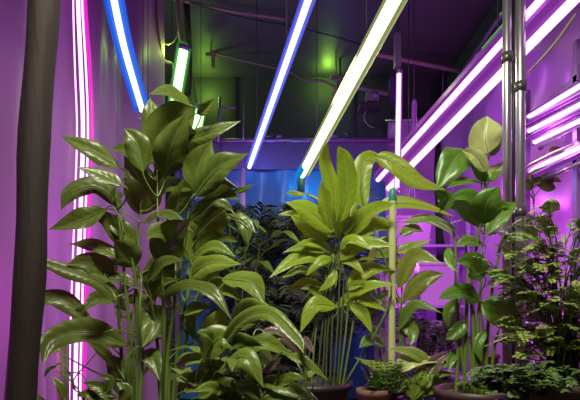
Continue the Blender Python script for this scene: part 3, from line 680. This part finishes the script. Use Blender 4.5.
# --- P : small ruffled plant
Pp = Plant('small_leafy_plant', (.535, 2.04), .42, .075, 'pot', 'small leafy plant with two flat leaves spreading low in front of the cane', 'leafB')
for q in ([(414, 398), (410, 380), (392, 368)], [(418, 398), (422, 385), (430, 366)], [(416, 398), (415, 380), (412, 366)], [(420, 398), (430, 385), (444, 378)]): Pp.stem(q, 2.0, .004, .0025)
for px, w_, ro, fo, m in [([(398, 366), (376, 366), (354, 357)], 9, 40, .2, None), ([(432, 366), (412, 352), (389, 349)], 12, 40, .25, None), ([(394, 373), (414, 360), (442, 362)], 13, 40, .25, 'leafP'), ([(414, 400), (434, 376), (456, 374)], 10, 30, .3, None),
    ([(412, 398), (424, 376), (440, 360)], 12, 10, .35, None), ([(432, 378), (436, 362), (450, 352)], 14, 20, .4, 'leafD'), ([(412, 398), (406, 384), (400, 374)], 9, 10, .3, None), ([(418, 398), (416, 380), (424, 366)], 10, 10, .3, None), ([(420, 396), (442, 388), (464, 392)], 9, 40, .3, None), ([(436, 368), (448, 362), (462, 368)], 11, 30, .4, None)]:
    Pp.leaf(px, w_, 2.0, ro, fo, m=m, spread=False)
Pp.fill(8, (.48, .56), (.06, .1), back=.6)

# --- R : round-leaved plant on the right
R = Plant('round_leaved_plant', (.725, 1.86), .485, .155, 'brownpot', 'upright round-leaved plant with a pale cupped top leaf beside the steel poles', 'leafR')
dR = 1.85
for q in ([(464, 396), (466, 340), (468, 290), (478, 240), (483, 200), (486, 150)], [(472, 396), (474, 340), (470, 290), (466, 250), (468, 226)], [(478, 396), (478, 330), (481, 280), (484, 225)], [(486, 396), (487, 340), (492, 290), (502, 240), (506, 228)],
          [(468, 396), (460, 340), (456, 290), (455, 240), (447, 215)], [(482, 396), (484, 350), (480, 300)], [(456, 396), (458, 350), (456, 310)], [(490, 396), (494, 350), (500, 325)], [(475, 396), (470, 350), (462, 322)], [(480, 398), (476, 360), (474, 300)]):
    R.stem(q, dR, .0085, .0035)
LR = [
 ([(488, 153), (485, 136), (487, 116)], 31, 0, .3, 'leafP'), ([(490, 156), (496, 144), (501, 126)], 11, 5, .3, None), ([(466, 150), (454, 162), (437, 190)], 30, 10, .3, None), ([(486, 172), (476, 156), (462, 150)], 13, 20, .3, 'leafP'), ([(485, 182), (478, 168), (466, 154)], 12, 10, .3, None),
 ([(483, 184), (466, 181), (447, 188)], 10, 30, .3, None), ([(484, 180), (494, 171), (504, 162)], 12, 20, .3, 'leafP'), ([(484, 174), (492, 176), (504, 170)], 12, 30, .3, None), ([(487, 225), (468, 208), (448, 206)], 21, 15, .2, None), ([(485, 224), (487, 204), (500, 186)], 28, 10, .25, None),
 ([(441, 210), (446, 199), (436, 190)], 15, 10, .3, None), ([(487, 234), (502, 214), (516, 202)], 17, 15, .3, None), ([(484, 277), (472, 264), (457, 262)], 23, 15, .22, None), ([(484, 272), (502, 276), (522, 283)], 9, 35, .3, None), ([(480, 300), (460, 292), (438, 299)], 17, 25, .25, None),
 ([(482, 302), (502, 314), (524, 334)], 28, 15, .22, None), ([(464, 322), (456, 332), (446, 340)], 15, 10, .3, None), ([(500, 342), (510, 340), (522, 346)], 6, 30, .3, None), ([(458, 232), (438, 221), (410, 224)], 10, 40, .3, None), ([(448, 248), (450, 262), (458, 272)], 9, 5, .3, None),
 ([(506, 240), (522, 237), (545, 241)], 11, 35, .3, None), ([(480, 205), (466, 196), (450, 198)], 14, 30, .3, None), ([(484, 245), (470, 240), (456, 246)], 11, 30, .3, None), ([(458, 300), (450, 312), (448, 328)], 14, 5, .3, None), ([(484, 215), (496, 206), (510, 206)], 12, 20, .3, None),
 ([(500, 300), (512, 296), (530, 300)], 9, 35, .3, None), ([(486, 330), (478, 345), (482, 362)], 10, 5, .3, None), ([(462, 350), (452, 358), (448, 372)], 10, 5, .3, None),
]
for px, w_, ro, fo, m in LR: R.leaf(px, w_, dR + (-.05 + .09 * R.rng.random()), ro, fo, rnd=.72, m=m, drop=.03)
R.fill(8, (.8, 1.3), (.08, .13), (.25, .33), back=.8)

# shelf plant at far right
Sx = Plant('round_leaved_plant', (1.25, 2.46), .86, .06, 'brownpot', 'small trailing plant with a few round leaves beneath the purple tube bundle', 'leafR', z0=.74)
t = thing('plant_stand', (1.25, 2.46, 0), 'slender steel plant stand by the right wall holding the small trailing plant', 'stand')
mb = MB(); mb.lathe((1.25, 2.46, .72), [(0, 0), (.075, 0), (.075, .02), (0, .02)], M['violethousing']); mb.build('stand_top', t)
mb = MB(); mb.tube([(1.25, 2.46, .0), (1.25, 2.46, .72)], .012, M['violethousing']); mb.lathe((1.25, 2.46, 0), [(0, 0), (.07, 0), (.07, .01), (.012, .02)], M['violethousing']); mb.build('stand_leg', t)
for q in ([(536, 290), (536, 240), (533, 200), (531, 185)], [(538, 290), (540, 230), (543, 205)], [(533, 290), (528, 260), (527, 235)]): Sx.stem(q, 2.42, .005, .003)
for px, w_, ro in [([(531, 186), (540, 176), (548, 186), (556, 188)], 15, 20), ([(532, 190), (526, 180), (528, 172)], 10, 10), ([(543, 212), (552, 206), (560, 210)], 13, 10), ([(548, 157), (556, 150), (565, 153)], 8, 25), ([(527, 262), (530, 268), (536, 276)], 11, 5), ([(536, 240), (528, 228), (524, 216)], 13, 5), ([(538, 232), (548, 226), (558, 232)], 11, 20), ([(545, 184), (552, 178), (562, 182)], 8, 20)]:
    Sx.leaf(px, w_, 2.4, ro, .25, rnd=.7, spread=False)

# seedling at bottom-left
Sd_ = Plant('small_leafy_plant', (-.585, 1.24), .46, .07, 'pot', 'small sprouting plant at the bottom left corner in front of the pink strip light', 'leafA')
for q in ([(88, 402), (92, 392), (98, 384)], [(84, 402), (70, 380), (54, 366)], [(90, 402), (84, 376), (66, 372), (50, 372)], [(86, 402), (72, 384), (92, 358), (104, 342)]): Sd_.stem(q, 1.26, .0022, .0014)
for px, w_ in [([(112, 402), (100, 388), (82, 382)], 12), ([(98, 402), (88, 394), (76, 396)], 10), ([(66, 402), (60, 386), (50, 376)], 8), ([(56, 366), (48, 370), (44, 378)], 4), ([(120, 404), (126, 390), (116, 382)], 13), ([(92, 398), (104, 394), (120, 398)], 10), ([(48, 406), (42, 402), (38, 394)], 7), ([(104, 396), (110, 380), (98, 376)], 9)]:
    Sd_.leaf(px, w_, 1.26, 20, .3, spread=False)
# short brown post at bottom left
mb = MB(); pz = P(63, 345, 1.75); mb.tube([(pz.x, 1.75, .02), (pz.x, 1.75, pz.z)], .022, M['cable'], 12)
tag(mb.build('short_post'), 'short olive-brown post standing beside the pink strip light at lower left', 'post')

# --- feathery plants (fine leaflets)
def frond(mb, base, tip, sag, leaf_l, k, m, rng, w=.3, stem_r=.0018):
    mid = (base + tip) / 2 + V((0, 0, sag)); C_ = cr([base, mid, tip], k + 2); mb.tube(C_, [stem_r * (1 - .6 * i / (k + 1)) for i in range(k + 2)], M['stemD'], 5, False)
    for i in range(1, k + 1):
        T = (C_[i + 1] - C_[i - 1]).normalized(); t = i / (k + 1); l = leaf_l * (math.sin(math.pi * (.15 + .8 * t)) ** .7) * rng.uniform(.8, 1.15)
        sd = T.cross(V((0, 0, 1))); sd = sd.normalized() if sd.length > .01 else V((1, 0, 0)); un = sd.cross(T)
        for s_ in (-1, 1):
            d = (sd * s_ * .8 + T * .55 + un * rng.uniform(-.2, .35)).normalized(); nn = d.cross(T).normalized(); wv = nn.cross(d).normalized() * l * w * .5
            b = C_[i]; e = b + d * l
            vs = [b, b + d * l * .3 + wv * .8, b + d * l * .62 + wv - V((0, 0, l * .04)), e - V((0, 0, l * .14)), b + d * l * .62 - wv - V((0, 0, l * .04)), b + d * l * .3 - wv * .8, b + d * l * .35 + nn * l * .05, b + d * l * .65 + nn * l * .03]
            mb.add(vs, [(0, 1, 6), (1, 2, 7, 6), (2, 3, 7), (3, 4, 7), (4, 5, 6, 7), (5, 0, 6)], m)
def feather_plant(name, c, rim, pr, potm, label, n, reach, zlo, zhi, leaf_l, m, seed, z0=BT, sub_=3, bend=.05, azr=None, flower=None, kk=11, wl=.3):
    rng = random.Random(seed); t = thing(name, (c[0], c[1], z0), label, 'potted plant')
    cc = V((c[0], c[1], z0)); h = rim - z0
    mb = MB(); mb.lathe(cc, [(0, 0), (pr * .72, 0), (pr * .96, h - .03), (pr * 1.06, h - .03), (pr * 1.06, h), (pr * .96, h), (pr * .94, h - .05)], M[potm], 32); mb.build('pot', t)
    mb = MB(); mb.lathe(cc, [(pr * .95, h - .03), (pr * .4, h - .022), (0, h - .02)], M['soil'], 24); mb.build('soil', t)
    fo = MB(); st = MB()
    for i in range(n):
        az = rng.uniform(*(azr or (0, 2 * math.pi))); z = rng.uniform(zlo, zhi); r = reach * rng.uniform(.35, 1)
        b = V((cc.x + rng.uniform(-.4, .4) * pr, cc.y + rng.uniform(-.4, .4) * pr, rim - .02)); kn = V((cc.x + math.cos(az) * r * .35, cc.y + math.sin(az) * r * .35, rim + (z - rim) * .75))
        tip = V((cc.x + math.cos(az) * r, cc.y + math.sin(az) * r, z))
        C_ = cr([b, kn, tip], 10); st.tube(C_, [.003 * (1 - .06 * j) for j in range(10)], M['stemD'], 6)
        for q in range(sub_):
            p0 = C_[rng.randint(5, 9)]; a2 = az + rng.uniform(-1.2, 1.2); l = reach * rng.uniform(.3, .65)
            p1 = p0 + V((math.cos(a2) * l, math.sin(a2) * l, rng.uniform(-.3, .5) * l)); frond(fo, p0, p1, bend * l * 3, leaf_l, kk, m, rng, wl)
    st.build('stem', t); fo.build('foliage', t)
    return t
M['fernO'] = plain('olive_fern', (.30, .38, .08), .4, var=.5, scale=14)
feather_plant('feathery_bush', (.905, 1.6), .545, .125, 'brownpot', 'dense fine-leaved bush in a brown pot at the right edge', 95, .19, .62, 1.12, .021, M['fernO'], 4, sub_=5, wl=.45, kk=13)
feather_plant('potted_fern', (.69, 1.45), .50, .07, 'pot', 'low feathery fern between the round-leaved plant and the bush at the right edge', 34, .13, .54, .60, .024, M['fern'], 8, sub_=4, wl=.5)
feather_plant('potted_parsley', (.353, 2.02), .462, .07, 'terra', 'curly parsley-like herb in a small terracotta pot in front of the cane', 1, .04, .48, .5, .01, M['moss'], 3, sub_=1)
# curly herb foliage: one mass per plant
pr_ = [o for o in COL.objects if o.name.startswith('potted_parsley')][0]
rng = random.Random(5); fo = MB()
for i in range(110):
    b = V((.39 + rng.uniform(-.05, .05), 2.0 + rng.uniform(-.04, .04), .45)); e = b + V((rng.uniform(-.07, .10), rng.uniform(-.07, .05), rng.uniform(.03, .15)))
    frond(fo, b, e, .01, .013, 8, M['moss'], rng, .7, .001)
fo.build('curly_foliage', pr_)
# dark background palms
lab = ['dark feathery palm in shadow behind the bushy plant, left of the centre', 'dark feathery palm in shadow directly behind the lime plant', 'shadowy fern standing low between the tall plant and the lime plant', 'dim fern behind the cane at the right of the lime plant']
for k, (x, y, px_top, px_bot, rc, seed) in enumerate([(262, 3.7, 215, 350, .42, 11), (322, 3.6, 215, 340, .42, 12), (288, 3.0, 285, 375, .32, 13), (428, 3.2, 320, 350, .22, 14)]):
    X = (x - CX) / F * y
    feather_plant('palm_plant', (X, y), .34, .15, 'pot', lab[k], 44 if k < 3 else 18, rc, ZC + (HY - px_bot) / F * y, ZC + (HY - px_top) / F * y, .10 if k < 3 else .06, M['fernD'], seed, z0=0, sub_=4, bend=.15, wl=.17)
# extra broad plants at the far left of the background
Q = Plant('broad_leaved_plant', (-.35, 3.2), .5, .14, 'pot', 'shaded broad-leaved plant in the background behind the tall plant, before the blue screen', 'leafR', z0=0)
for q in ([(236, 390), (236, 300), (232, 250), (228, 215)], [(240, 390), (248, 320), (256, 270), (262, 240)], [(232, 390), (222, 320), (218, 270)], [(238, 390), (242, 300), (246, 245)]): Q.stem(q, 3.2, .008, .004, 'stemD')
Q.fill(34, (.95, 1.5), (.2, .32), (.12, .18), back=.3)
# small pot on bin
mb = MB(); t = thing('empty_pot', (1.2, 2.9, .393), 'small brown pot on the violet bin lid by the right wall', 'pot')
mb.lathe((1.2, 2.9, .393), [(0, 0), (.045, 0), (.058, .13), (.066, .13), (.066, .15), (.055, .15), (.052, .1), (0, .1)], M['brownpot'], 24); mb.build('pot_body', t)

# ------------------------------------------------------------------ lights
def area(loc, tgt, size, e, col, sy=None, shape='RECTANGLE', spread=180):
    l = bpy.data.lights.new('added_light', 'AREA'); l.energy = e; l.color = col; l.shape = shape; l.size = size; l.size_y = sy or size; l.spread = math.radians(spread)
    o = bpy.data.objects.new('added_light', l); COL.objects.link(o); o.location = loc
    o.rotation_euler = (V(tgt) - V(loc)).to_track_quat('-Z', 'Y').to_euler(); return o
def point(loc, e, col, r=.05):
    l = bpy.data.lights.new('added_light', 'POINT'); l.energy = e; l.color = col; l.shadow_soft_size = r
    o = bpy.data.objects.new('added_light', l); COL.objects.link(o); o.location = loc; return o
area((-.05, .55, 2.6), (.15, 1.85, .95), .5, 28, (1, .97, .82), spread=110)                     # unseen overhead key light, added to light the leaves from the front
area(P(345, 70, 2.9), (.15, 2.4, .5), .6, 9, (.95, 1, .5), .3)                  # added area light, strengthens what the lime tube throws on the plants
point(P(262, 155, 4.15), 1.5, (.1, .25, 1)); point(P(305, 180, 4.2), 2.2, (.0, .45, 1)); point(P(340, 110, 4.3), 1.2, (.1, .12, 1))  # added blue points that wash the tarpaulin screen
point(P(215, 170, 4.1), 2, (.7, .15, 1))  # added violet point for the left part of the screen
point(P(205, 88, 4.6), 2.4, (.45, 1, .08), .06); point(P(328, 74, 4.55), 2.2, (.45, 1, .08), .06); point(P(168, 50, 3.5), 1.6, (.5, 1, .1), .03)  # added points that make the green glow high at the back
point((-1.02, 2.45, 1.2), 1.6, (1, .12, .9)); point((-1.05, 1.75, .8), 2.4, (1, .1, .9)); point((-1.1, 1.45, .5), 1.2, (1, .1, .9)); point((-1.0, 1.6, 1.9), 1.2, (.9, .12, 1))  # added magenta points that brighten the left curtain
point((-.6, 2.6, 1.0), 2.0, (.9, .15, 1))  # added violet point hidden behind the tall plant
point(P(540, 130, 2.3), 2.5, (.85, .15, 1)); point((1.05, 3.1, 1.5), 7, (.8, .12, 1)); point((1.1, 2.6, .9), 7, (.85, .1, 1)); point((.8, 4.1, 1.2), 5, (.7, .12, 1)); point((1.1, 3.2, 2.2), 2.5, (.7, .15, 1))  # added purple points that brighten the right-hand film and shelf
wd_ = bpy.data.worlds.new('World'); S.world = wd_; wd_.use_nodes = True; wd_.node_tree.nodes['Background'].inputs[0].default_value = (.5, .45, .6, 1); wd_.node_tree.nodes['Background'].inputs[1].default_value = .06

cam = bpy.data.cameras.new('camera'); co = bpy.data.objects.new('camera', cam); COL.objects.link(co); S.camera = co
co.location = (0, 0, ZC); co.rotation_euler = (math.pi / 2, 0, 0); cam.sensor_width = 36; cam.lens = F * 36 / 580; cam.shift_y = (HY - 200) / 580; cam.clip_start = .05
for o in COL.objects:
    if '_o' in o: del o['_o']
S.view_settings.view_transform = 'Standard'; S.view_settings.look = 'None'; S.view_settings.exposure = 0; S.view_settings.gamma = 1
try: S.view_settings.use_curve_mapping = False
except Exception: pass
S.cycles.use_denoising = True; S.cycles.sample_clamp_indirect = 6; S.cycles.max_bounces = 6
